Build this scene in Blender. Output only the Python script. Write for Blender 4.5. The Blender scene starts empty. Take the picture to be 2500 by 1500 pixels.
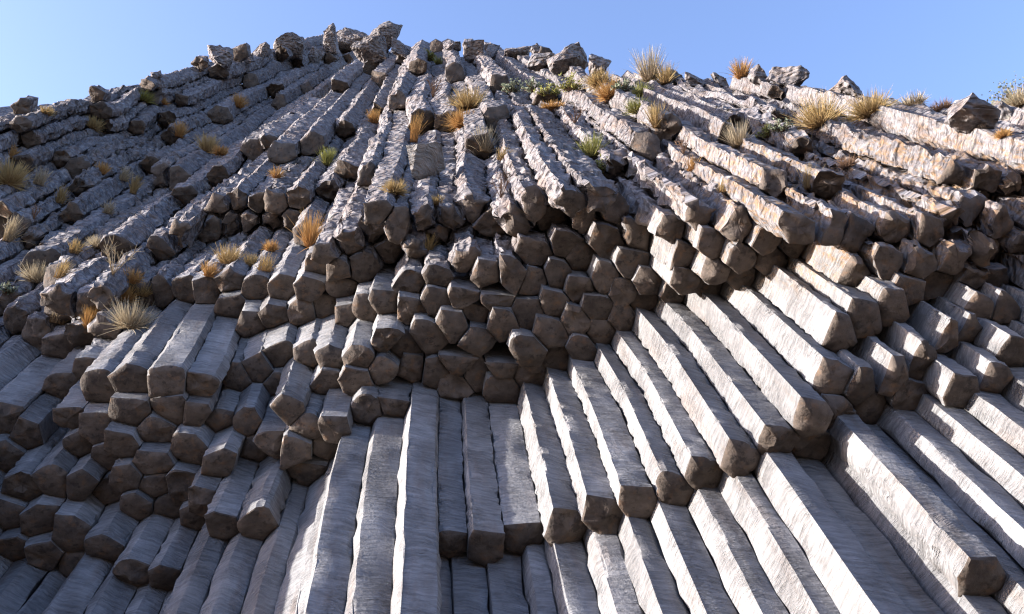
import bpy, math, random
import numpy as np
from mathutils import Vector, Matrix
from mathutils.bvhtree import BVHTree

random.seed(7)
RNG = np.random.default_rng(11)
scene = bpy.context.scene
COL = scene.collection

# ------------------------------------------------------------------ camera
PW, PH, F = 2500.0, 1500.0, 2200.0        # photograph size and focal length in its pixels
PITCH = math.radians(28)
CAM = Vector((0, 0, 1.7))
cd = bpy.data.cameras.new('camera'); cam = bpy.data.objects.new('camera', cd); COL.objects.link(cam)
cam.location = CAM; cam.rotation_euler = (math.pi / 2 + PITCH, 0, 0)
cd.sensor_width = 36; cd.lens = 36 * F / PW; cd.clip_start = .1; cd.clip_end = 9000
scene.camera = cam
RIGHT = Vector((1, 0, 0)); UP = Vector((0, -math.sin(PITCH), math.cos(PITCH)))
FWD = Vector((0, math.cos(PITCH), math.sin(PITCH)))
VX, VY = 1060.0, 0.0                      # where the parallel columns converge in the photograph
AXIS = RIGHT * ((VX - PW / 2) / F) + UP * ((PH / 2 - VY) / F) + FWD   # column axis, pointing into the cliff
AX = AXIS.normalized()

# ------------------------------------------------------------------ light
SUN_A, SUN_B, SUN_C = .21, .96, .15       # along the axis, to the left, up across the axis
e2 = (UP - AX * UP.dot(AX)).normalized(); e1 = e2.cross(AX).normalized()
if e1.x < 0: e1 = -e1
SUN = (AX * SUN_A - e1 * SUN_B + e2 * SUN_C).normalized()
elev = math.asin(SUN.z); az = math.atan2(SUN.x, SUN.y)
w = bpy.data.worlds.new('World'); scene.world = w; w.use_nodes = True
nt = w.node_tree; bg = nt.nodes['Background']; bg.inputs['Strength'].default_value = .15
sk = nt.nodes.new('ShaderNodeTexSky'); sk.sky_type = 'NISHITA'; sk.sun_disc = False
sk.sun_elevation = elev; sk.sun_rotation = az; sk.altitude = 1400; sk.dust_density = 4.5; sk.ozone_density = 3
tint = nt.nodes.new('ShaderNodeMix'); tint.data_type = 'RGBA'; tint.blend_type = 'MULTIPLY'; tint.inputs['Factor'].default_value = 1
tint.inputs[7].default_value = (1.22, 1.02, 1.03, 1)      # white balance of the sky
nt.links.new(sk.outputs[0], tint.inputs[6]); nt.links.new(tint.outputs[2], bg.inputs['Color'])
sl = bpy.data.lights.new('sun', 'SUN'); sl.energy = 4.4; sl.angle = math.radians(.5); sl.color = (1, .935, .865)
sun = bpy.data.objects.new('sun', sl); COL.objects.link(sun)
sun.rotation_euler = SUN.to_track_quat('Z', 'Y').to_euler()
vs = scene.view_settings; vs.view_transform = 'Standard'; vs.look = 'None'; vs.gamma = 1; vs.exposure = 2.0
cy = scene.cycles; cy.use_denoising = True; cy.denoising_prefilter = 'ACCURATE'; cy.sample_clamp_indirect = 4; cy.pixel_filter_type = 'BLACKMAN_HARRIS'; cy.filter_width = 1.25; cy.debug_use_spatial_splits = True; cy.max_bounces = 4; cy.diffuse_bounces = 3; cy.glossy_bounces = 1; cy.transparent_max_bounces = 4; cy.caustics_reflective = False; cy.caustics_refractive = False
print('sun elevation', math.degrees(elev), 'azimuth', math.degrees(az))

# ------------------------------------------------------------------ helpers
def hash3(ix, iy, iz, seed=0):
    h = (ix.astype(np.int64) * 374761393 + iy.astype(np.int64) * 668265263 + iz.astype(np.int64) * 2147483647 + seed * 1274126177) & 0xffffffff
    h = ((h ^ (h >> 13)) * 1274126177) & 0xffffffff
    h = ((h ^ (h >> 16)) * 2246822519) & 0xffffffff
    return ((h ^ (h >> 15)) & 0xffffff) / float(0xffffff)

def vnoise(p, seed=0):
    """value noise in -1..1 at the rows of p"""
    f = np.floor(p); t = p - f; t = t * t * (3 - 2 * t)
    i = f.astype(np.int64); o = 0
    for a in (0, 1):
        for b in (0, 1):
            for c in (0, 1):
                wgt = (t[:, 0] if a else 1 - t[:, 0]) * (t[:, 1] if b else 1 - t[:, 1]) * (t[:, 2] if c else 1 - t[:, 2])
                o = o + wgt * hash3(i[:, 0] + a, i[:, 1] + b, i[:, 2] + c, seed)
    return o * 2 - 1

def fbm(p, seed=0, octs=3, gain=.5):
    o = 0; a = 1; tot = 0
    for k in range(octs):
        o = o + a * vnoise(p * (2.03 ** k), seed + k * 17); tot += a; a *= gain
    return o / tot

def smooth(x, a, b):
    t = np.clip((x - a) / (b - a), 0, 1); return t * t * (3 - 2 * t)

R_, U_, A_, C_ = (np.array(x) for x in (RIGHT, UP, AXIS, CAM))
def to_world(q):          # q rows: u right, v up, s along the axis (metres, one column is about 1 m)
    return C_ + q[:, :1] * R_ + q[:, 1:2] * U_ + q[:, 2:3] * A_
def pix(q):
    return VX + F * q[:, 0] / q[:, 2], VY - F * q[:, 1] / q[:, 2]
def ray(px, py):
    return (RIGHT * ((px - PW / 2) / F) + UP * ((PH / 2 - py) / F) + FWD).normalized()

def mesh_obj(name, verts, faces, mat, parent=None, loc=None, attrs=None, sharp=None, kind=None):
    me = bpy.data.meshes.new(name)
    v = np.asarray(verts, float)
    if loc is None: loc = np.zeros(3)
    loc = np.asarray(loc, float)
    if isinstance(faces, np.ndarray) and faces.ndim == 2:
        nv = faces.shape[1]; nf = len(faces)
        me.vertices.add(len(v)); me.vertices.foreach_set('co', (v - loc).ravel())
        me.loops.add(nf * nv); me.loops.foreach_set('vertex_index', faces.astype(np.int32).ravel())
        me.polygons.add(nf); me.polygons.foreach_set('loop_start', np.arange(0, nf * nv, nv, dtype=np.int32))
        me.update(calc_edges=True)
    else:
        me.from_pydata((v - loc).tolist(), [], [list(map(int, f)) for f in faces]); me.update()
    me.polygons.foreach_set('use_smooth', np.ones(len(me.polygons), bool))
    for k, a in (attrs or {}).items():
        a = np.asarray(a, np.float32)
        if a.ndim == 2:
            at = me.attributes.new(k, 'FLOAT_VECTOR', 'POINT'); at.data.foreach_set('vector', a.ravel())
        else:
            at = me.attributes.new(k, 'FLOAT', 'POINT'); at.data.foreach_set('value', a)
    if sharp: me.set_sharp_from_angle(angle=math.radians(sharp))
    me.materials.append(mat)
    o = bpy.data.objects.new(name, me); COL.objects.link(o); o.location = loc.tolist()
    if parent: o.parent = parent; o.matrix_parent_inverse = parent.matrix_world.inverted() if False else Matrix.Translation(-parent.location)
    if kind: o['kind'] = kind
    return o

class NB:
    """tiny node-building helper"""
    def __init__(s, name):
        s.m = bpy.data.materials.new(name); s.m.use_nodes = True; s.t = s.m.node_tree
        s.b = s.t.nodes['Principled BSDF']
    def n(s, typ, ins=None, **kw):
        x = s.t.nodes.new('ShaderNode' + typ)
        for k, v in kw.items(): setattr(x, k, v)
        for k, v in (ins or {}).items(): s.set(x.inputs[k], v)
        return x
    def set(s, sock, v):
        if isinstance(v, bpy.types.NodeSocket): s.t.links.new(v, sock)
        elif isinstance(v, bpy.types.Node): s.t.links.new(v.outputs[0], sock)
        else: sock.default_value = v
    def attr(s, name, vec=False):
        x = s.n('Attribute', attribute_name=name); return x.outputs['Vector'] if vec else x.outputs['Fac']
    def math(s, op, a, b=0.0, clamp=False):
        x = s.n('Math', operation=op, use_clamp=clamp); s.set(x.inputs[0], a); s.set(x.inputs[1], b); return x.outputs[0]
    def mapping(s, vec, scale, loc=(0, 0, 0)):
        x = s.n('Mapping', {'Vector': vec, 'Scale': scale, 'Location': loc}); return x.outputs[0]
    def noise(s, vec, scale=1., detail=4., rough=.55, dist=0., out=0):
        x = s.n('TexNoise', {'Vector': vec, 'Scale': scale, 'Detail': detail, 'Roughness': rough, 'Distortion': dist}); return x.outputs[out]
    def ramp(s, fac, lo, hi, a=0., b=1.):
        x = s.n('MapRange', {'Value': fac, 'From Min': lo, 'From Max': hi, 'To Min': a, 'To Max': b}); x.clamp = True; return x.outputs[0]
    def mix(s, fac, a, b):
        x = s.n('Mix', data_type='RGBA'); s.set(x.inputs['Factor'], fac)
        for k, v in ((6, a), (7, b)): s.set(x.inputs[k], (*v, 1) if isinstance(v, tuple) and len(v) == 3 else v)
        return x.outputs[2]
    def mul(s, col, fac):
        x = s.n('VectorMath', operation='SCALE'); s.set(x.inputs[0], col); s.set(x.inputs['Scale'], fac); return x.outputs[0]
    def bump(s, h, dist, strength=1., normal=None):
        x = s.n('Bump', {'Height': h, 'Distance': dist, 'Strength': strength})
        if normal is not None: s.set(x.inputs['Normal'], normal)
        return x.outputs[0]

# ------------------------------------------------------------------ materials
def rock_side():
    k = NB('basalt_side'); co = k.attr('rco', True); wx = k.attr('wx'); rnd = k.attr('rnd'); li = k.attr('lichen')
    n1 = k.noise(k.mapping(co, (.7, .7, .35)), 1, 4)
    fresh = k.mix(k.ramp(n1, .35, .68), (.155, .154, .158), (.228, .228, .232))
    st = k.noise(k.mapping(co, (1.3, 1.3, .28), (5, 3, 9)), 1, 5, .6)
    fresh = k.mix(k.ramp(st, .54, .72, 0, .5), fresh, (.145, .108, .088))
    pn = k.noise(k.mapping(co, (1.6, 1.6, .9)), 1.2, 4, .65)
    pn2 = k.noise(k.mapping(co, (2.5, 2.5, 1.6), (9, 1, 4)), 1.3, 4, .7)
    old = k.mix(k.ramp(pn, .36, .62), (.105, .096, .101), (.195, .187, .197))
    old = k.mix(k.ramp(pn2, .52, .64, 0, .8), old, (.27, .262, .265))
    old = k.mix(k.ramp(pn2, .33, .43, .75, 0), old, (.049, .042, .040))
    rn = k.noise(k.mapping(co, (.8, .8, .5), (2, 8, 1)), 1, 4)
    old = k.mix(k.ramp(rn, .5, .7, 0, .55), old, (.152, .106, .084))
    base = k.mix(wx, fresh, old)
    ln = k.noise(k.mapping(co, (1.7, 1.7, .8), (4, 4, 7)), 2.6, 4, .7)
    lf = k.math('MULTIPLY', k.ramp(ln, .47, .62), li, True)
    base = k.mix(k.math('MULTIPLY', lf, .7), base, (.235, .135, .055))
    gn = k.noise(co, 2.2, 3, .7)
    base = k.mix(k.math('MULTIPLY', k.ramp(gn, .64, .7, 0, .5), wx), base, (.213, .217, .179))
    base = k.mul(base, k.ramp(rnd, 0, 1.3, .82, 1.2))
    k.b.inputs['Roughness'].default_value = .85
    k.b.inputs['Specular IOR Level'].default_value = .3
    # chisel-like striations across the axis, in patches
    cz = k.mapping(co, (1., 1., 1.))
    sw = k.noise(k.mapping(co, (.9, .9, .4), (1, 2, 3)), 1, 2)
    sep = k.n('SeparateXYZ', {0: co})
    z = k.math('ADD', sep.outputs[2], k.math('ADD', k.math('MULTIPLY', sep.outputs[1], .30), k.math('MULTIPLY', sw, .5)))
    cv = k.n('CombineXYZ', {0: k.math('MULTIPLY', sep.outputs[0], 1.), 1: k.math('MULTIPLY', sep.outputs[1], 1.), 2: k.math('MULTIPLY', z, 9.)})
    strn = k.noise(cv, 1, 3, .75)
    patch = k.ramp(k.noise(k.mapping(co, (.8, .8, .5), (7, 7, 7)), 1, 3), .38, .62, .35, 1)
    k.set(k.b.inputs['Base Color'], k.mul(base, k.ramp(strn, .34, .66, .68, 1.26)))  # light and shade of the striation relief painted into the colour, with fine dust
    fine = k.noise(co, 7, 4, .68)
    b1 = k.bump(strn, .34, k.math('MULTIPLY', patch, k.ramp(wx, 0, 1, 1, .35)))
    b2 = k.bump(fine, .07, k.ramp(wx, 0, 1, .6, .9), b1)
    rough = k.noise(k.mapping(co, (1, 1, 2.1)), 2.6, 5, .7)
    rough.node.noise_type = 'HYBRID_MULTIFRACTAL'
    b3 = k.bump(rough, .2, k.ramp(wx, 0, 1, .04, 1.), b2)
    k.set(k.b.inputs['Normal'], b3)
    return k.m

def rock_end():
    k = NB('basalt_end'); co = k.attr('rco', True); wx = k.attr('wx'); rnd = k.attr('rnd')
    n1 = k.noise(co, 1.6, 6, .62)
    c = k.mix(k.ramp(n1, .36, .66), (.075, .061, .053), (.15, .122, .102))
    n2 = k.noise(k.mapping(co, (1, 1, 1), (3, 9, 2)), 2.2, 5, .6)
    c = k.mix(k.ramp(n2, .55, .7, 0, .7), c, (.19, .115, .068))
    n3 = k.noise(k.mapping(co, (1, 1, 1), (13, 5, 2)), 2.6, 6, .65)
    c = k.mix(k.ramp(n3, .36, .45, .75, 0), c, (.04, .034, .031))
    c = k.mul(c, k.ramp(rnd, 0, 1, .62, 1.02))
    k.set(k.b.inputs['Base Color'], c); k.b.inputs['Roughness'].default_value = .9
    k.b.inputs['Specular IOR Level'].default_value = .25
    f = k.noise(co, 8, 4, .65); g = k.noise(co, 2.5, 3, .5)
    st = k.noise(k.mapping(co, (9, 1.5, 3)), 1, 3)
    k.set(k.b.inputs['Normal'], k.bump(f, .035, .8, k.bump(g, .14, .6, k.bump(st, .03, .5))))
    return k.m

def ground_mat():
    k = NB('dry_earth'); tc = k.n('TexCoord').outputs['Object']
    c = k.mix(k.noise(tc, .15, 6), (.15, .115, .08), (.24, .185, .13))
    k.set(k.b.inputs['Base Color'], c); k.b.inputs['Roughness'].default_value = .95
    k.set(k.b.inputs['Normal'], k.bump(k.noise(tc, 3, 6), .1, .6)); return k.m

M_SIDE, M_END, M_GROUND = rock_side(), rock_end(), ground_mat()

# ------------------------------------------------------------------ ground: valley floor and the far slope of the gorge behind the camera
def build_ground():
    xs = np.concatenate([-np.geomspace(6000, 8, 26), np.linspace(-6, 6, 7), np.geomspace(8, 6000, 26)])
    X, Y = np.meshgrid(xs, xs); p = np.stack([X.ravel(), Y.ravel(), np.zeros(X.size)], 1)
    d = np.clip(-p[:, 1] - 22, 0, 70)
    p[:, 2] = d * .55 + .25 * vnoise(p * .2 + 3.1) * np.clip(np.hypot(p[:, 0], p[:, 1]) / 6, 0, 1)
    n = len(xs); i = np.arange(n * n).reshape(n, n)
    f = np.stack([i[:-1, :-1], i[:-1, 1:], i[1:, 1:], i[1:, :-1]], -1).reshape(-1, 4)
    o = mesh_obj('ground', p, f, M_GROUND, kind='structure'); o['label'] = 'dry brown earth floor of the gorge below the cliff'
build_ground()

# ------------------------------------------------------------------ column layout
# visible column ends read off the photograph: tile origin, tile scale, (x, y, width) in the tile
CROPS = [
 (750,450,2.9094,[(490,215,160),(640,290,190),(840,260,200),(1020,230,160),(1185,130,175),(1320,260,170),(1480,260,190),(1640,160,170),(1880,130,210),(2065,90,190),(290,390,200),(120,510,200),(210,620,150),(395,590,220),(245,740,190),(560,850,190),(735,700,220),(935,650,190),(1110,550,190),(1275,650,190),(1470,660,170),(1640,480,200),(1850,420,190),(2150,400,200),(2370,350,210),(1620,690,170),(1800,630,190),(1950,720,170),(2130,670,190),(2320,560,150),(2265,760,190),(2430,700,150),(150,870,170),(260,930,140),(410,890,170),(730,890,180),(910,820,200),(1120,800,220),(1340,820,190),(1375,980,190),(1590,900,200),(1760,850,180),(1750,1050,180),(1920,980,190),(2080,870,180),(560,1100,190),(860,1090,190),(1050,1010,210),(1200,1110,180),(1590,1210,200),(1390,1300,210),(1210,1360,130),(1080,1290,150),(900,1380,220),(150,1220,190),(355,1230,220),(690,1160,180),(550,1330,220),(20,1200,150),(140,1400,190),(340,1400,200)]),
 (0,450,2.9094,[(1550,165,170),(1690,130,130),(1830,160,130),(1970,160,150),(2110,130,170),(1260,370,160),(200,400,130),(300,480,170),(1310,760,190),(1150,790,150),(1480,760,130),(1650,700,210),(1840,750,190),(2020,740,180),(2200,740,180),(1670,880,180),(1800,990,170),(1960,950,170),(2150,910,160),(1990,1190,170),(1840,1290,170),(1690,1370,200),(1440,1410,220),(1190,1400,250),(940,1380,260),(700,1430,190),(620,1310,170),(440,1440,200),(100,980,190),(250,1080,160),(390,1170,180),(570,1110,150),(730,1050,200)]),
 (0,900,2.473,[(420,300,170),(580,370,180),(790,240,230),(1040,220,190),(1190,250,150),(730,460,190),(910,560,190),(1150,450,180),(1330,280,180),(1490,300,170),(1620,420,200),(1340,540,220),(1700,90,190),(1730,220,150),(1880,350,150),(2010,360,200),(1790,490,200),(160,400,170),(310,640,180),(500,680,190),(750,650,180),(940,700,170),(1090,720,160),(1230,830,180),(1350,960,190),(1540,960,200),(120,720,180),(40,880,180),(210,930,190),(420,1010,200),(620,1080,190),(810,1240,210),(60,1090,170),(230,1110,190),(2220,260,210),(2380,230,150),(30,300,180),(30,520,180)]),
 (1600,500,2.748,[(265,60,190),(100,160,190),(530,150,200),(730,230,240),(970,170,200),(1160,150,190),(350,260,190),(380,450,180),(560,360,200),(200,520,190),(180,330,130),(1550,390,210),(1760,400,210),(2010,370,210),(2210,340,190),(2310,150,170),(2440,240,170),(1400,760,200),(1210,860,230),(1590,690,190),(2180,700,190),(2340,690,190),(1180,1200,210),(1590,1200,190),(1790,1080,200),(1940,900,220),(1370,1260,200),(1690,1310,250),(2060,1270,230),(2270,1180,220),(2400,1010,180),(2090,850,190)]),
 (1600,960,2.748,[(130,680,230),(330,570,210),(570,460,240),(805,340,250),(1040,180,270),(2200,1240,270)]),
 (900,900,2.473,[(1640,820,210),(1420,900,210),(1210,970,190),(920,1020,180),(710,1100,240)]),
 (1600,100,2.748,[(1970,880,160),(2190,910,190),(2370,950,170)])]

def seeds():
    """the ends fix each column's direction from the camera; its distance comes from its width and from
    packing neighbours about one column width apart"""
    P = np.array([(ox + a / sc, oy + b / sc, ww / sc) for ox, oy, sc, l in CROPS for a, b, ww in l])
    dx, dy = P[:, 0] - VX, P[:, 1] - VY
    rho = np.hypot(dx, dy); th = np.arctan2(dy, dx)
    D = np.hypot(P[:, 0][:, None] - P[:, 0], P[:, 1][:, None] - P[:, 1])
    G = np.exp(-(D / 110) ** 2); ws = (G @ P[:, 2]) / G.sum(1)
    kk = .95 + .31 * np.clip((2000 - P[:, 0]) / 1800, -.3, 1.05)   # columns grow thicker, and stand farther off, to the left
    r0 = kk * rho / ws; r = r0.copy(); c, s = np.cos(th), np.sin(th)
    wm = (ws[:, None] + ws) / 2; iu, ju = np.triu_indices(len(P), 1)
    q = D[iu, ju] / wm[iu, ju]; sel = q < 11; iu, ju, q = iu[sel], ju[sel], q[sel]
    sw = rho[iu] < rho[ju]; iu, ju = np.where(sw, ju, iu), np.where(sw, iu, ju)      # iu is the outer one
    adj = q < 1.3; km = (kk[iu] + kk[ju]) / 2; tgt = q.clip(.85, 1.15) * km
    # ends one above the other with long shafts between belong to tiers that stand a row apart
    dth = np.abs(th[iu] - th[ju]); gap = (rho[iu] - rho[ju]) / wm[iu, ju]
    inray = gap > .75
    tier = (gap > 2.4) & (P[iu, 0] > 1130) & (P[iu, 1] + .55 * (P[iu, 0] - 1200) > 1000)
    need = np.where(tier, 1.73, .84) * km
    for it in range(2500):
        X, Y = r * c, r * s; ex, ey = X[iu] - X[ju], Y[iu] - Y[ju]; d = np.hypot(ex, ey) + 1e-6
        v = np.where(adj, .3 * (tgt - d), 0) + np.where(d < .93 * km, .93 * km - d, 0)
        gx, gy = v * ex / d, v * ey / d
        g = np.bincount(iu, gx * c[iu] + gy * s[iu], len(r)) - np.bincount(ju, gx * c[ju] + gy * s[ju], len(r))
        lat = dth * np.minimum(r[iu], r[ju]) / km
        o = np.where(inray & (lat < .9), np.clip(need * np.sqrt(np.clip(1 - (lat / .95) ** 2, 0, 1)) - (r[iu] - r[ju]), 0, 1), 0) * .6
        g += np.bincount(iu, o, len(r)) - np.bincount(ju, o, len(r))
        r += .12 * (g - .02 * (r - r0))
    return np.stack([r * c, -r * s, F * r / rho, kk], 1)

K = seeds(); NK = len(K)
SKY = np.array([(-400,330),(0,262),(300,185),(480,145),(540,125),(700,108),(800,85),(930,60),(1010,90),(1150,100),(1450,140),(1560,165),(1740,190),(1850,170),(1920,165),(2050,225),(2200,245),(2340,255),(2500,255),(2900,290)], float)

def above_skyline(u, v):
    if u < 0: lim = -.245 * -u
    else: lim = -.165 * u
    return v > min(lim, -1.7) - .1

UMIN, UMAX, VMIN = -36, 32, -26
def fill(K):
    pts = [tuple(p[:2]) for p in K]; kp = list(K[:, 3]); gen = list(range(len(pts)))
    rK = np.hypot(K[:, 0], K[:, 1]); tK = np.arctan2(-K[:, 1], K[:, 0]); lat = []
    for rounds in range(3):           # hexagon-like growth from neighbouring columns
        A = np.array(pts); add = []
        DDp = np.hypot(A[:, 0][:, None] - A[:, 0], A[:, 1][:, None] - A[:, 1])
        for a, b in np.argwhere(DDp < 1.3 * np.array(kp)[:, None]):
            if a == b or DDp[a, b] < .75 * kp[a]: continue
            e = A[b] - A[a]; site = A[a] + .5 * e + np.array([-e[1], e[0]]) * .866
            r = np.hypot(*site); t = math.atan2(-site[1], site[0]); win = np.abs(tK - t) * r < 2.2
            if not win.any() or r < rK[win].min() - .3: continue
            add.append((site, kp[a]))
        n0 = len(pts)
        for site, k in add:
            if min(np.hypot(np.array(pts)[:, 0] - site[0], np.array(pts)[:, 1] - site[1])) > .84 * k:
                pts.append(tuple(site)); kp.append(k); lat.append(site)
        if len(pts) == n0: break
    gx, gy = np.meshgrid(np.arange(UMIN, UMAX, .18), np.arange(VMIN, 2, .18))
    cand = np.stack([gx.ravel(), gy.ravel()], 1) + RNG.uniform(-.07, .07, (gx.size, 2))
    cand = cand[((cand[:, 0] > -27) & (cand[:, 0] < 23)) | (cand[:, 1] > -17)]
    d = np.full(len(cand), 99.); kc = np.ones(len(cand))
    for p, k in zip(pts, kp):
        dn = np.hypot(cand[:, 0] - p[0], cand[:, 1] - p[1]); kc = np.where(dn < d, k, kc); d = np.minimum(d, dn)
    # the old columns above the overhang are thicker
    rK = np.hypot(K[:, 0], K[:, 1]); tK = np.arctan2(-K[:, 1], K[:, 0])
    rc = np.hypot(cand[:, 0], cand[:, 1]); tc = np.arctan2(-cand[:, 1], cand[:, 0])
    first = np.array([rK[np.abs(tK - t) * r < 2.2].min(initial=26.) for r, t in zip(rc, tc)])
    lim = (.9 + .4 * smooth(first - rc, .3, 1.3)) * kc
    new = list(lat)
    while True:                       # grow outwards: next to what is there already, hexagon-like spacing
        ok = d > lim
        if not ok.any(): break
        i = np.where(ok, d / lim, 99).argmin(); p = cand[i]; new.append(p)
        d = np.minimum(d, np.hypot(cand[:, 0] - p[0], cand[:, 1] - p[1])); d[i] = 0
    return np.array(new)
FL = fill(K)
UV = np.concatenate([K[:, :2], FL]); N = len(UV)

def clip_cell(i, UV, near):
    poly = [np.array(UV[i]) + np.array(o) for o in ((-2.2, -2.2), (2.2, -2.2), (2.2, 2.2), (-2.2, 2.2))]; nb = [None] * 4
    for j in near:
        m = (UV[i] + UV[j]) / 2; n = UV[j] - UV[i]
        out = []
        for a in range(len(poly)):
            p, q = poly[a], poly[(a + 1) % len(poly)]; dp, dq = (p - m) @ n, (q - m) @ n
            if dp <= 0: out.append(p)
            if (dp < 0) != (dq < 0) and dp != dq: out.append(p + (q - p) * (dp / (dp - dq)))
        poly = out
        if len(poly) < 3: break
    return np.array(poly)

def neighbours(UV):
    DD = np.hypot(UV[:, 0][:, None] - UV[:, 0], UV[:, 1][:, None] - UV[:, 1])
    return DD, np.argsort(DD, 1)[:, 1:19]
DD, NEAR = neighbours(UV)
for it in range(3):                   # relax the hidden columns only
    for i in range(NK, N):
        c = clip_cell(i, UV, NEAR[i])
        if len(c) > 2: UV[i] += .6 * (c.mean(0) - UV[i])
    DD, NEAR = neighbours(UV)

rr = np.hypot(UV[:, 0], UV[:, 1]); tt = np.arctan2(-UV[:, 1], UV[:, 0])
Send = np.zeros(N); Send[:NK] = K[:, 2]; zone = np.zeros(N, int)      # 0 read off, 1 between, 2 upper, 3 lower
rK, tK = rr[:NK], tt[:NK]
def first_ends():
    g = np.linspace(.1, math.pi - .1, 120); s1, p1 = [], []
    for t in g:
        win = np.abs(tK - t) * 14 < 1.3
        if win.any() and .30 < t < math.pi - .42:
            j = np.where(win)[0][rK[win].argmin()]; s1.append(K[j, 2]); p1.append(F * rK[j] / K[j, 2])
        else:
            s1.append(np.nan); p1.append(1250. if t > 1.5 else 1560.)
    s1 = np.array(s1); ok = ~np.isnan(s1); s1 = np.interp(g, g[ok], s1[ok])
    ker = np.exp(-np.linspace(-2, 2, 9) ** 2); ker /= ker.sum()
    sm = lambda a: np.convolve(np.pad(a, 4, 'edge'), ker, 'valid')
    return g, sm(s1), sm(np.array(p1))
FT, FS, FP = first_ends()
for i in range(NK, N):
    ang = np.abs(tK - tt[i]) * rr[i]
    win = ang < 1.6
    inner = (rK[ang < .8] < rr[i]).any() or (rK[win] < rr[i] - 2.2).any()
    outer = (rK[win] > rr[i]).any() if win.any() else False
    dn = DD[i, :NK]; jn = dn.argmin()
    hn = RNG.uniform(-1, 1)
    if inner and outer:
        near = np.where(dn < 1.6)[0]
        zone[i] = 1; Send[i] = (K[near, 2].max() if len(near) else K[jn, 2]) + RNG.uniform(-.2, .8)
    elif inner and not outer:
        zone[i] = 3
        c, s = math.cos(tt[i]), math.sin(tt[i])
        ex = min(((PW - VX) / c if c > 1e-3 else 9e9), (-VX / c if c < -1e-3 else 9e9), ((PH - VY) / s if s > 1e-3 else 9e9))
        Send[i] = F * rr[i] / (max(ex, 1300) * RNG.uniform(1.25, 1.5))
    else:
        zone[i] = 2
        big = vnoise(np.array([[UV[i, 0] * .5, UV[i, 1] * .5, 3.3]]), 5)[0]
        s1 = np.interp(tt[i], FT, FS); p1 = np.interp(tt[i], FT, FP); r1 = s1 * p1 / F
        if tt[i] < 1.25: p = np.interp(tt[i], [.15, .8, 1.3], [7.5, 6.5, 3.4])
        else: p = np.interp(r1, [9, 14, 24], [3.4, 4.0, 4.2])
        p += .6 * big + .3 * hn
        rho = p1 * (rr[i] / r1) ** (p if rr[i] < r1 else .6)
        Send[i] = F * rr[i] / max(rho, 1.)
def sky_y(x): return np.interp(x, SKY[:, 0], SKY[:, 1])
EXIST = np.ones(N, bool)
for i in range(N):
    x, y = VX + F * UV[i, 0] / Send[i], VY - F * UV[i, 1] / Send[i]
    if i >= NK and (UV[i, 1] > -.8 or y < sky_y(x) + .35 * F / Send[i]): EXIST[i] = False
    if zone[i] == 3 and Send[i] < 9: EXIST[i] = False
    if Send[i] > 190: EXIST[i] = False
print('cells', N, 'existing', EXIST.sum(), 'read off', NK)

cliff = bpy.data.objects.new('cliff', None); COL.objects.link(cliff)
cliff['kind'] = 'structure'; cliff['label'] = 'tall basalt cliff of hanging hexagonal columns in stepped tiers'
cliff.location = to_world(np.array([[0., -16., 24.]]))[0].tolist()

# boundary between old weathered rock above and fresh rock below, in the photograph
WB = np.array([(-400,900),(0,830),(250,760),(420,700),(600,600),(760,560),(900,600),(1080,640),(1300,600),(1480,520),(1700,500),(2000,520),(2200,570),(2500,650),(3000,750)], float)
def weather(q):
    x, y = pix(q); b = np.interp(x, WB[:, 0], WB[:, 1])
    return 1 - smooth(y - b + 60 * vnoise(q * .5, 91), -60, 130)
def lichen(q):
    x, y = pix(q)
    return smooth(x, 1500, 1900) * smooth(y, 250, 400) * (1 - smooth(y, 620, 760)) + .18 * (1 - smooth(y, 450, 700))

def warp(q):              # slow waviness shared by neighbouring columns
    g = np.stack([q[:, 0] * .12, q[:, 1] * .12, q[:, 2] * .16], 1)
    a = .10 + .22 * np.clip((q[:, 2] - 30) / 15, 0, 1)
    o = q.copy(); o[:, 0] += a * vnoise(g, 31); o[:, 1] += a * vnoise(g, 47); return o

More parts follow.
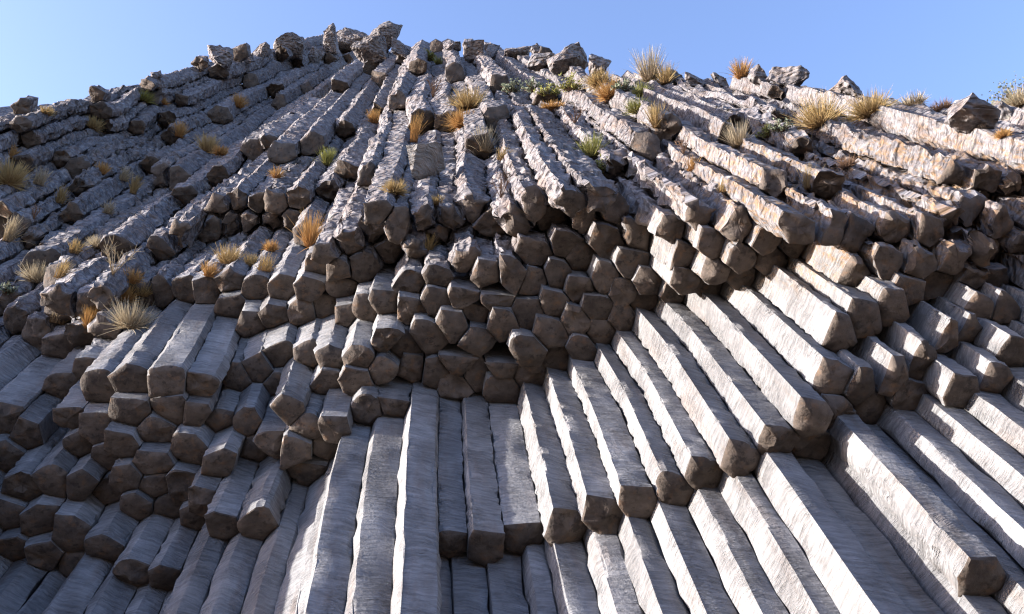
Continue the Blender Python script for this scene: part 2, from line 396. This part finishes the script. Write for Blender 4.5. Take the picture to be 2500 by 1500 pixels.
M_EDGE = 5
def column_mesh(i):
    poly = clip_cell(i, UV, NEAR[i])
    c = poly.mean(0)
    # drop very short edges
    px0 = VX + F * UV[i, 0] / Send[i]
    fresh = weather(np.array([[*c, Send[i]]]))[0] < .5
    if (px0 > 700 and zone[i] in (0, 1, 3) and fresh) or (px0 > 1280 and not fresh):
        # the exposed side is a ridge between two faces, one to the left and one upward
        inw = -c / np.linalg.norm(c); tg = np.array([-inw[1], inw[0]])      # tg points left along the row
        n_ = len(poly); cen = [(poly[k] + poly[(k + 1) % n_]) / 2 - UV[i] for k in range(n_)]
        def edge_to(d):
            return max(range(n_), key=lambda k: (cen[k] @ d) / np.linalg.norm(cen[k]) - (0 if np.linalg.norm(poly[k] - poly[(k + 1) % n_]) > .2 else 1))
        kl, kr = edge_to(tg), edge_to(-tg)
        # polygon runs counter-clockwise: the right edge ends where the inward run starts, the left edge starts where it stops
        ib, ia = (kr + 1) % n_, kl
        B, A = poly[ib], poly[ia]
        pb, pg = math.radians(np.interp(px0, [800, 1300], [-66, -76]) + RNG.normal(0, 6)), math.radians(11 + RNG.normal(0, 4))
        nb_, ng_ = np.array([math.sin(pb), math.cos(pb)]), np.array([math.sin(pg), math.cos(pg)])
        try:
            Rv = np.linalg.solve(np.stack([nb_, ng_]), np.array([nb_ @ A, ng_ @ B]))
            hgt = (Rv - (A + B) / 2) @ inw; run = (ia - ib) % n_
            if .02 < hgt < .85 and run <= 3 and ((Rv - A) @ -tg) > -.05 and ((B - Rv) @ -tg) > -.05:
                poly = np.array([Rv] + [poly[(ia + k) % n_] for k in range(n_ - run + 1)])
        except np.linalg.LinAlgError: pass
    keep = [k for k in range(len(poly)) if np.linalg.norm(poly[k] - poly[k - 1]) > .1]
    poly = poly[keep]; n = len(poly)
    ex = EXIST[NEAR[i][:8]]; nb = NEAR[i][:8][ex]
    s0 = Send[i]; smax = max([Send[j] for j in nb] + [s0])
    s1 = min(max(smax + 1.5, s0 + 2.5), s0 + 50); tail = 22.
    # a column that reaches the crest is broken off there
    sv = np.arange(s0 + .3, s1 + 22, .4); top = poly[poly[:, 1].argmax()]
    hit = np.where(VY - F * top[1] / sv < sky_y(VX + F * c[0] / sv) + RNG.uniform(-6, 10))[0]
    if len(hit) and sv[hit[0]] < s1 + tail:
        s1 = min(s1, max(sv[hit[0]], s0 + .8)); tail = max(.3, min(tail, sv[hit[0]] - s1))
    fr = np.arange(M_EDGE) / M_EDGE
    fr = np.array([0, .1, .36, .64, .9])
    per = np.concatenate([poly[k] + (poly[(k + 1) % n] - poly[k]) * fr[:, None] for k in range(n)])
    corner = np.tile([1., .55, 0, 0, .55], n)
    Nn = len(per)
    rnd_p = (np.roll(per, 1, 0) + np.roll(per, -1, 0) + np.roll(per, 2, 0) + np.roll(per, -2, 0) + 2 * per) / 6
    tang = np.roll(per, -1, 0) - np.roll(per, 1, 0); nrm = np.stack([tang[:, 1], -tang[:, 0]], 1)
    nrm /= np.linalg.norm(nrm, axis=1)[:, None] + 1e-9
    ds = .14 if fresh and px0 > 960 else (.2 if fresh else .22)
    mp = (s0 + min(s1, s0 + 6)) / 2; mx_, my_ = VX + F * c[0] / mp, VY - F * c[1] / mp
    py0 = VY - F * c[1] / s0
    if not (-120 < px0 < PW + 120 and py0 < PH + 120) and not (-60 < mx_ < PW + 60 and my_ < PH + 60): ds = .6
    lv = np.arange(s0, s1, ds); lv = np.concatenate([lv, np.linspace(s1, s1 + tail, max(2, int(tail / 1.2)))])
    L = len(lv)
    q = np.zeros((L, Nn, 3)); q[:, :, :2] = per; q[:, :, 2] = lv[:, None]
    # the end leans to be square to the axis
    tilt = RNG.normal(0, .30 if zone[i] == 2 else .07, 2)
    lean = -.30 * (per[:, 1] - c[1]) + .077 * (per[:, 0] - c[0]) + (per - c) @ tilt
    fade = np.clip(1 - (lv - s0) / 1.5, 0, 1)
    q[:, :, 2] += fade[:, None] * lean
    qf = q.reshape(-1, 3)
    wx = weather(qf)
    co = np.tile(corner, L); PR = np.tile(rnd_p - per, (L, 1)); NR = np.tile(nrm, (L, 1))
    base = qf.copy()
    rco = qf + np.array([0, 0, 7.3 * (i % 13)])
    chip = np.clip(fbm(rco * np.array([1.2, 1.2, 2.4]), 3, 3) - .05, 0, 1) * 2.2
    rd = np.clip(.03 + .07 * wx + chip * (.75 + .4 * wx), 0, 1.3)
    base[:, :2] += PR * rd[:, None]
    amp = -.012 + .018 * fbm(rco * np.array([1.1, 1.1, .6]), 9, 2) - .10 * co * chip
    rough = fbm(rco * np.array([1.7, 1.7, 2.3]), 21, 3, .6)
    flake = 1 - 2 * np.abs(fbm(rco * np.array([1.3, 1.3, 1.7]), 63, 2))
    seg = np.floor(rco[:, 2] / .85 + .6 * vnoise(rco * 1.1, 5))
    sh = hash3(seg, seg * 0 + i, seg * 0, 8)
    amp += (1 - wx) * co * .07 * fbm(rco * np.array([.7, .7, 4.]), 77, 2)
    wr = .5 + .85 * hash3(np.array([i]), np.array([11]), np.array([4]))[0]
    amp += wx * wr * (.24 * rough + .15 * flake - .12 - .2 * sh * (hash3(seg, seg * 0 + i, seg * 0, 3) > .5))
    base[:, :2] += NR * amp[:, None]
    dr = base[:, :2] - c; far = np.tile(np.arange(L)[:, None] == L - 1, (1, Nn)).ravel()
    base[far, :2] = c + (np.tile(per, (L, 1))[far] - c) * .97
    base = warp(base)
    idx = np.arange(L * Nn).reshape(L, Nn)
    a, b = idx[:-1], idx[1:]
    f = np.stack([a, b, np.roll(b, -1, 1), np.roll(a, -1, 1)], -1).reshape(-1, 4)
    # end face
    edge = base[:Nn]; cw = edge.mean(0)
    rings = [(1, 0), (.93, -.045), (.66, -.07), (.33, -.08)]
    bul = RNG.uniform(-.09, .05); ew = weather(edge).mean()
    ev = [edge]
    for t, o in rings[1:]:
        p = cw + (edge - cw) * t; p[:, 2] += o + bul * (1 - t * t); ev.append(p)
    ev.append(np.array([cw + [0, 0, -.08 + bul]])); ev = np.concatenate(ev)
    rc = ev + np.array([0, 0, 7.3 * (i % 13)])
    en = fbm(rc * 2.1, 40, 3, .55)
    brk = .05 + (.22 if hash3(np.array([i]), np.array([2]), np.array([5]))[0] > .72 else 0) + .08 * ew
    msk = np.ones(len(ev)); msk[:Nn] = 0; msk[Nn:2 * Nn] = .5
    ev[:, 2] += msk * brk * en
    ef = []
    for k in range(3):
        for m in range(Nn):
            m2 = (m + 1) % Nn; ef.append((k * Nn + m, (k * Nn + m2), (k + 1) * Nn + m2, (k + 1) * Nn + m))
    for m in range(Nn): ef.append((3 * Nn + m, 3 * Nn + (m + 1) % Nn, 4 * Nn))
    return base, f, rco, wx, ev, ef, rc, Nn

def face_out(verts, f, away):
    v = verts; a, b, c = v[f[0][0]], v[f[0][1]], v[f[0][2]]
    return np.dot(np.cross(b - a, c - a), away) > 0

# pick the 300 columns that show largest: in frame, exposed, near
score = np.zeros(N)
for i in range(N):
    if not EXIST[i]: continue
    nb = [j for j in NEAR[i][:7] if EXIST[j]]
    expo = max(0, max([Send[j] for j in nb] + [Send[i]]) - Send[i]) + .6
    x, y = VX + F * UV[i, 0] / Send[i], VY - F * UV[i, 1] / Send[i]
    x2, y2 = VX + F * UV[i, 0] / (Send[i] + .5 * expo), VY - F * UV[i, 1] / (Send[i] + .5 * expo)
    inside = (-60 < x < PW + 60 and y < PH + 60) or (0 < x2 < PW and y2 < PH)
    score[i] = (expo / Send[i] ** 2) * (1 if inside else .02) + (1 if i < NK else 0)
order = np.argsort(-score); own = set(order[:300].tolist())
massV, massF, massA, off = [], [], [], 0
BV, BF, boff = [], [], 0
for i in range(N):
    if not EXIST[i]: continue
    base, f, rco, wx, ev, ef, rc, Nn = column_mesh(i)
    Wv, We = to_world(base), to_world(ev)
    mid = Wv[:Nn].mean(0)
    if not face_out(Wv, f, Wv[0] - mid): f = f[:, ::-1]
    if not face_out(We, ef, -A_): ef = [t[::-1] for t in ef]
    rv = hash3(np.array([i]), np.array([i // 7]), np.array([1]))[0]
    li = lichen(base)
    BV.append(Wv); BF.extend((f + boff).tolist()); boff += len(Wv)
    BV.append(We); BF.extend([tuple(k + boff for k in t) for t in ef]); boff += len(We)
    at = {'rco': rco, 'wx': wx, 'rnd': np.full(len(Wv), rv), 'lichen': li}
    ewx = weather(ev); ate = {'rco': rc, 'wx': ewx, 'rnd': np.full(len(We), hash3(np.array([i]), np.array([3]), np.array([9]))[0])}
    if i in own:
        o = mesh_obj('basalt_column', Wv, f, M_SIDE, cliff, mid, at, 15 if wx[:Nn].mean() < .5 else 26)
        e = mesh_obj('end_face', We, ef, M_END, o, mid, ate, 45)
    else:
        massV.append((Wv, f, at, We, ef, ate))

def join(key):
    vs_, fs_, o = [], [], 0; A = {}
    for Wv, f, at, We, ef, ate in massV:
        V, Fc, T = (Wv, f.tolist(), at) if key == 0 else (We, ef, ate)
        vs_.append(V); fs_.extend([tuple(k + o for k in t) for t in Fc]); o += len(V)
        for k, a in T.items(): A.setdefault(k, []).append(a)
    return np.concatenate(vs_), fs_, {k: np.concatenate(a) for k, a in A.items()}
V, Fc, A = join(0); hm = mesh_obj('column_mass', V, Fc, M_SIDE, cliff, np.array(cliff.location), A, 26, 'stuff')
V, Fc, A = join(1); mesh_obj('end_face', V, Fc, M_END, hm, np.array(cliff.location), A, 45, 'stuff')
TREE = BVHTree.FromPolygons(np.concatenate(BV).tolist(), BF)
print('polys', len(BF))

# ------------------------------------------------------------------ loose and broken blocks along the crest
def hit(px, py):
    for dy in range(0, 220, 6):
        loc, n, fi, d = TREE.ray_cast(CAM, ray(px, py + dy))
        if loc is not None: return loc, n, dy
    return None, None, None
import bmesh
def block(name, px, py, wpx, hpx, ang, label, seed, pts=14, group=None, old=1.):
    """an angular rock whose middle stands at the pixel, at the distance of the crest under it"""
    loc, n, dy = hit(px, py + hpx * .42)
    if loc is None: return
    py += dy * .5; hpx += dy                 # reach down to the rock it stands on
    dep = (loc - CAM).dot(FWD); m = dep / F
    ctr = CAM + ray(px, py) * (dep / ray(px, py).dot(FWD)) + FWD * .3
    rg = np.random.default_rng(seed)
    q = rg.uniform(-1, 1, (pts, 3)); q /= np.abs(q).max(1)[:, None] ** .55
    q *= np.array([wpx, hpx, (wpx + hpx) * .5]) * m * .53
    ca, sa = math.cos(ang), math.sin(ang)
    bm = bmesh.new()
    for a in q:
        b = RIGHT * (a[0] * ca - a[1] * sa) + UP * (a[0] * sa + a[1] * ca) + FWD * a[2]
        bm.verts.new(b)
    r = bmesh.ops.convex_hull(bm, input=bm.verts)
    for v in [v for v in bm.verts if not v.link_faces]: bm.verts.remove(v)
    bmesh.ops.subdivide_edges(bm, edges=bm.edges[:], cuts=6, use_grid_fill=True)
    bmesh.ops.triangulate(bm, faces=bm.faces[:]); bm.normal_update()
    P = np.array([v.co for v in bm.verts]); Nn = np.array([v.normal for v in bm.verts])
    sc = m * (wpx + hpx) * .5
    P += Nn * (fbm(P / sc * 2.2 + seed, seed, 3, .6) * .14 * (.25 + .75 * old) * sc + old * fbm(P / sc * 9 + seed, seed + 5, 3, .6) * .05 * sc)[:, None]
    f = np.array([[v.index for v in t.verts] for t in bm.faces]); bm.free()
    W = P + np.array(ctr)
    o = mesh_obj(name, W, f, M_SIDE, None, np.array(ctr) - np.array([0, 0, hpx * m * .5]), {'rco': P + seed * 3.7, 'wx': np.full(len(P), old), 'rnd': np.full(len(P), rg.uniform(.3, 1) if old else 1.3), 'lichen': np.full(len(P), .25)}, 28)
    o['label'] = label; o['category'] = 'boulder'; o['group'] = group or 'broken blocks along the crest'
    return o
BLOCKS = [
 (535,140,62,56,.1,'dark pyramid-shaped block on the left crest, standing alone'),
 (375,178,30,16,.2,'small ochre knob low on the left crest'),
 (600,150,44,26,.3,'low dark slab between the pyramid block and the round boulders'),
 (642,132,50,40,.5,'smaller tan rounded boulder left of the big round one'),
 (706,118,80,64,.1,'big rounded boulder with a notched top on the crest'),
 (770,140,60,36,.5,'flat tilted slab below the big rounded boulder'),
 (812,98,40,70,-.2,'upright grey slab left of the reddish crest block'),
 (860,104,88,64,.15,'wide reddish-brown block with flat top on the crest'),
 (932,92,78,84,-.35,'tallest pointed block at the summit of the cliff'),
 (905,128,84,56,.2,'low dark block filling the dip under the summit'),
 (978,118,60,56,-.5,'dark sloping block just right of the summit'),
 (1104,112,42,22,0,'small tan lump on the crest right of the summit'),
 (1158,120,48,52,.1,'upright blunt grey column stump on the crest'),
 (1204,126,40,46,-.1,'narrow grey stump beside the blunt one'),
 (1262,124,60,34,-.2,'brown rounded rubble block on the mid crest'),
 (1310,122,40,30,-.4,'bright white chip of rock on the mid crest'),
 (1318,150,56,46,-.3,'dark faceted block under the white chip'),
 (1388,142,92,54,.3,'big pale grey ribbed block on the mid crest'),
 (1448,152,60,44,-.6,'wedge-shaped grey block sloping down to the dry grass'),
 (1650,186,38,38,-.2,'small dark rounded rock right of the tall dry grass'),
 (1698,194,54,32,0,'brown flat-topped rock in the dip of the crest'),
 (1760,200,50,36,-.4,'broken dark rock under the tan grass of the dip'),
 (1860,182,56,40,-.5,'orange-tipped block on the right-hand peak'),
 (1925,172,86,40,-.55,'long dark-capped slab at the top of the right-hand peak'),
 (2092,214,96,54,-.55,'slanting block jutting into the sky behind the big straw tuft'),
 (2388,284,112,78,-.6,'big white sunlit block near the right edge of the crest'),
 (2462,276,60,36,-.5,'smaller pale block behind the white one at the right edge'),
 (1042,396,84,96,.15,'pale smooth broken rock face of a fallen column below the dark hollow'),
]
for k, b in enumerate(BLOCKS): block('boulder', *b, seed=100 + k, old=0. if 'fallen column' in b[5] else 1.)

# ------------------------------------------------------------------ grass tufts and small shrubs
def plant_mat(name, lo, hi):
    k = NB(name); t = k.attr('tip'); r = k.attr('rnd')
    c = k.mix(t, lo, hi); k.set(k.b.inputs['Base Color'], k.mul(c, k.ramp(r, 0, 1, .7, 1.25)))
    k.b.inputs['Roughness'].default_value = .7; k.b.inputs['Specular IOR Level'].default_value = .2
    tr = k.n('BsdfTranslucent', {'Color': c}); mx = k.n('MixShader', {0: .25, 1: k.b.outputs[0], 2: tr.outputs[0]})
    k.t.links.new(mx.outputs[0], k.t.nodes['Material Output'].inputs[0]); return k.m
PM = {'straw': plant_mat('straw_grass', (.20, .12, .05), (.44, .33, .15)), 'orange': plant_mat('rust_grass', (.26, .12, .04), (.44, .27, .10)),
      'pale': plant_mat('pale_grass', (.20, .14, .08), (.46, .40, .28)), 'green': plant_mat('green_grass', (.13, .11, .03), (.26, .27, .08)),
      'grey': plant_mat('grey_green_leaf', (.10, .11, .07), (.20, .23, .16)), 'brown': plant_mat('brown_twig', (.12, .07, .045), (.26, .16, .10))}

def strip(V, Fc, T, Rn, p, d0, length, droop, width, side, rnd, seg=3):
    b = len(V); q = p.copy(); d = d0.copy()
    for k in range(seg + 1):
        t = k / seg; wd = width * (1 - .85 * t) * .5
        V += [q - side * wd, q + side * wd]; T += [t, t]; Rn += [rnd, rnd]
        if k < seg: Fc.append((b + 2 * k, b + 2 * k + 1, b + 2 * k + 3, b + 2 * k + 2))
        d = d + np.array([0, 0, -droop / seg]); d = d / np.linalg.norm(d); q = q + d * length / seg

def tuft(px, py, hpx, wpx, form, colour, label, seed):
    loc, n, dy = hit(px, py)
    if loc is None: return None
    rg = np.random.default_rng(seed)
    dep = (loc - CAM).dot(FWD); m = dep / F; H, Wd = hpx * m * 1.15, wpx * m * 1.15
    toward = np.array((CAM - loc).normalized()); base = np.array(loc) + toward * .04
    up = np.array([0, 0, 1.]) * 1.0 + toward * .35; up /= np.linalg.norm(up)
    rt = np.cross(up, toward); rt /= np.linalg.norm(rt); fw = np.cross(rt, up)
    V, Fc, T, Rn = [], [], [], []; SV, SF, ST, SR = [], [], [], []
    bw = 1.45 * m
    if form in ('fan', 'dome', 'arch'):
        cnt = {'fan': 240, 'dome': 640, 'arch': 90}[form]
        if hpx * wpx < 900: cnt = int(cnt * .6)
        for j in range(cnt):
            a = rg.uniform(0, 6.283); rad = math.sqrt(rg.uniform()) * Wd * .22
            p = base + (rt * math.cos(a) + fw * math.sin(a)) * rad
            if form == 'arch': th_ = rg.normal(.35, .3); sp = rg.normal(.35, .45)
            else: th_ = abs(rg.normal(0, .5 if form == 'fan' else .75)); sp = None
            a2 = a + rg.normal(0, .5)
            lean = (rt * math.cos(a2) + fw * math.sin(a2)) if sp is None else (rt * sp + fw * rg.normal(0, .3))
            d = up * math.cos(th_) + lean * math.sin(th_) * (Wd / max(H, 1e-3)) * .75; d /= np.linalg.norm(d)
            L = H * rg.uniform(.5, 1.05) * (1 if form != 'dome' else rg.uniform(.75, 1.1))
            side = np.cross(d, toward) + rg.normal(0, .3, 3); side /= np.linalg.norm(side)
            strip(V, Fc, T, Rn, p, d, L, {'fan': .45, 'dome': .35, 'arch': 1.0}[form] * rg.uniform(.3, 1.3), bw * rg.uniform(.8, 1.5), side, rg.uniform())
    elif form == 'twig':
        for j in range(9):
            d = up + rt * rg.normal(0, .35) + fw * rg.normal(0, .3); d /= np.linalg.norm(d)
            side = np.cross(d, toward); side /= np.linalg.norm(side); L = H * rg.uniform(.6, 1.05)
            strip(V, Fc, T, Rn, base, d, L, .15, bw * 1.5, side, rg.uniform())
            for q in range(5):
                t = rg.uniform(.35, .95); d2 = d + rt * rg.normal(0, .7) + fw * rg.normal(0, .5); d2 /= np.linalg.norm(d2)
                strip(V, Fc, T, Rn, base + d * L * t, d2, L * .28, .1, bw * 1.2, side, rg.uniform(), 2)
    else:                             # leafy cushion
        for j in range(26):
            d = up * rg.uniform(.4, 1) + rt * rg.normal(0, .6) * Wd / H + fw * rg.normal(0, .5); L = H * rg.uniform(.6, 1.0); d /= np.linalg.norm(d)
            side = np.cross(d, toward); side /= np.linalg.norm(side)
            strip(SV, SF, ST, SR, base, d, L, .2, bw * 1.3, side, .2, 2)
            for q in range(16):
                t = rg.uniform(.25, 1.05); p = base + d * L * t + rg.normal(0, .06, 3) * H
                a = rg.normal(0, 1, 3); a /= np.linalg.norm(a); b2 = np.cross(a, rg.normal(0, 1, 3)); b2 /= np.linalg.norm(b2)
                z = bw * rg.uniform(1.6, 3.2); b = len(V)
                V += [p - a * z, p + b2 * z * .5, p + a * z, p - b2 * z * .5]; T += [.5 * t, t * .8, 1 * t, t * .8]; Rn += [rg.uniform()] * 4
                Fc.append((b, b + 1, b + 2, b + 3))
    nm = {'bush': 'shrub', 'twig': 'dry_stalks'}.get(form, 'grass_tuft')
    if SV:
        o = bpy.data.objects.new(nm, None); COL.objects.link(o); o.location = base.tolist(); o.empty_display_size = .2
        mesh_obj('stem', np.array(SV), np.array(SF), PM['brown'], o, base, {'tip': np.array(ST), 'rnd': np.array(SR)})
        mesh_obj('foliage', np.array(V), np.array(Fc), PM[colour], o, base, {'tip': np.array(T), 'rnd': np.array(Rn)})
    else:
        o = mesh_obj(nm, np.array(V), np.array(Fc), PM[colour], None, base, {'tip': np.array(T), 'rnd': np.array(Rn)})
    o['label'] = label; o['category'] = {'bush': 'shrub', 'twig': 'dry stalks'}.get(form, 'grass')
    o['group'] = 'plants growing from cracks in the cliff'
    return o
TUFTS = [
 (113,280,20,34,'fan','straw','small yellow tuft high on the left slope near the edge'),
 (227,315,28,34,'fan','straw','yellow tuft on the left slope right of the topmost small one'),
 (351,248,26,38,'fan','green','greenish tuft under the left crest'),
 (398,254,14,24,'fan','orange','tiny rust tuft beside the greenish one under the crest'),
 (581,263,30,30,'fan','orange','rust tuft in a notch below the pyramid block'),
 (435,335,34,28,'fan','orange','thin rust tuft in the middle of the left slope'),
 (505,372,42,42,'fan','straw','golden tuft with a long upright blade on the left slope'),
 (538,378,22,40,'dome','orange','low yellow cushion just right of the golden tuft'),
 (27,388,34,28,'arch','orange','curling dry tuft near the left edge above the pale clump'),
 (20,452,58,56,'dome','straw','big pale yellow clump cut by the left edge of the photo'),
 (93,452,44,50,'arch','pale','arching pale tuft right of the clump at the left edge'),
 (249,425,28,26,'fan','orange','dry tuft at the tip of a pale column on the left'),
 (299,442,36,40,'arch','pale','wind-bent straw tuft on the left slope'),
 (323,473,44,30,'arch','straw','narrow bent tuft below the wind-bent straw one'),
 (144,497,44,30,'arch','straw','upright dry tuft on a dark ledge at left'),
 (797,405,42,30,'fan','green','yellow-green tuft in a crack left of centre'),
 (674,435,26,30,'fan','orange','faint rust tuft on grey columns left of centre'),
 (1044,148,24,30,'bush','green','dark green little bush just under the summit'),
 (1070,158,18,26,'fan','green','small yellow-green tuft beside the dark bush under the summit'),
 (1056,240,44,30,'twig','brown','dry brown stalks left of the big round tuft'),
 (1144,268,52,78,'dome','straw','big round yellow-green tuft on the ledge below the summit'),
 (1130,310,40,66,'dome','orange','hanging rust clump under the big round tuft'),
 (913,302,32,30,'fan','orange','small golden clump in a crack left of the dark hollow'),
 (1010,348,66,36,'arch','orange','tall curved golden tuft in front of the dark hollow'),
 (1182,372,56,48,'fan','pale','pale straw tuft on the central columns'),
 (1226,390,30,56,'arch','straw','low arching tuft right of the pale straw one'),
 (1247,226,32,54,'bush','grey','grey-green cushion left end of the green row on the ledge'),
 (1302,224,30,44,'bush','grey','round grey-green cushion second in the row on the ledge'),
 (1338,234,32,60,'bush','green','wide green cushion in the middle of the ledge row'),
 (1391,222,40,56,'bush','green','yellowish green cushion at the right end of the ledge row'),
 (1350,268,22,74,'dome','orange','flat rust-coloured cushion below the ledge row'),
 (1463,208,36,60,'dome','straw','dry tuft where the ledge meets the grass saddle'),
 (1491,240,44,66,'dome','orange','rust dome of grass below the saddle'),
 (1525,224,32,52,'bush','grey','grey bush between the rust dome and the tall grass'),
 (1587,196,74,66,'fan','pale','tall feathery dry grass against the sky in the saddle'),
 (1563,238,34,50,'fan','green','greenish grass under the tall feathery grass'),
 (1625,205,46,44,'fan','straw','straw grass on the crest left of the small dark rock'),
 (1403,302,40,36,'twig','brown','dry stalks above the bright spiky tuft'),
 (1446,384,54,50,'fan','green','bright yellow-green spiky tuft between two columns'),
 (1474,424,40,36,'bush','green','small leafy green shrub below the spiky tuft'),
 (1223,484,64,40,'twig','brown','reddish bare twigs over the central column ends'),
 (962,473,34,54,'dome','straw','drooping straw clump left of the central column ends'),
 (1068,500,22,44,'fan','straw','short straw tuft on top of a central column end'),
 (1556,274,34,64,'fan','green','wide yellow-green tuft under the saddle'),
 (1604,312,56,36,'fan','straw','upright yellow tuft right of the wide one'),
 (1811,190,42,48,'fan','orange','tan tuft on the crest left of the right-hand peak'),
 (1804,358,60,62,'fan','pale','bushy straw tuft among the right-hand columns'),
 (1876,336,32,44,'bush','green','bright green patch below the right-hand peak'),
 (1909,322,30,48,'bush','grey','grey-green patch right of the bright green one'),
 (2004,308,72,98,'dome','straw','large straw dome hanging under the right-hand peak'),
 (2127,280,56,112,'dome','straw','widest straw tuft on the crest at right'),
 (1978,460,56,54,'arch','straw','drooping straw tuft on the long right-hand columns'),
 (2069,409,26,50,'fan','brown','brown withered tuft above the drooping straw one'),
 (1691,416,34,56,'arch','orange','arching rust tuft over a stained column'),
 (1767,470,30,50,'arch','straw','arching pale tuft lower on the stained columns'),
 (1669,376,40,40,'twig','brown','dry twigs left of the bushy straw tuft'),
 (2476,244,70,64,'bush','grey','blue-green leafy bush against the sky at the right edge'),
 (2488,262,44,60,'dome','pale','pale grass beside the leafy bush at the right edge'),
 (2230,246,30,90,'fan','pale','thin pale grass fringe on the right crest'),
 (2300,256,24,70,'fan','brown','dark withered fringe on the right crest'),
 (2451,335,20,36,'dome','orange','orange cushion in a crack at the right edge'),
 (93,694,50,80,'dome','pale','wide bristly tuft on the dark ledge at left'),
 (144,680,50,50,'arch','straw','arching straw tuft at the right of the bristly one'),
 (240,608,30,52,'dome','pale','pale cushion at the tip of a left column'),
 (182,620,38,54,'arch','straw','swept straw tuft left of the pale cushion'),
 (17,590,64,44,'arch','pale','tall arching tuft at the left edge above the dark ledge'),
 (261,522,34,42,'arch','pale','pale curved tuft on the blue-shaded columns'),
 (182,542,36,40,'twig','brown','bare brown stalks on the left columns'),
 (82,535,34,34,'twig','brown','bare stalks nearest the left edge'),
 (275,672,84,50,'twig','pale','tallest bare stalks on the left ledge'),
 (295,735,42,72,'dome','orange','rusty tuft in the middle of the left ledge clumps'),
 (347,724,36,44,'fan','straw','yellow tuft at the right end of the left ledge clumps'),
 (320,692,34,52,'fan','orange','pinkish tuft above the rusty one on the left ledge'),
 (318,803,68,92,'dome','pale','big spiky pale tuft above the thick left column ends'),
 (137,790,70,66,'arch','pale','fountain of pale blades on the left ledge'),
 (213,803,50,26,'fan','orange','narrow orange tuft between the fountain and the spiky tuft'),
 (509,676,36,38,'fan','orange','small orange tuft at the rim of the overhang'),
 (557,645,46,66,'fan','straw','straw tuft on the rim of the overhang'),
 (646,663,46,62,'arch','straw','arching straw tuft on a broad column end of the rim'),
 (612,652,30,40,'fan','straw','short tuft between two larger ones on the rim'),
 (756,602,80,50,'fan','orange','flame-shaped orange tuft between two columns'),
 (660,614,26,36,'fan','orange','tiny golden tuft left of the flame-shaped one'),
 (17,716,26,36,'bush','grey','small grey leafy plant at the left edge'),
 (1046,614,40,36,'arch','straw','small straw tuft beside a lit central column'),
 (936,638,40,24,'twig','brown','two thin stalks left of the lit central columns'),
]
for k, t in enumerate(TUFTS): tuft(*t, seed=500 + k)

print('triangles', sum(sum(len(p.vertices) - 2 for p in m.polygons) for m in bpy.data.meshes))
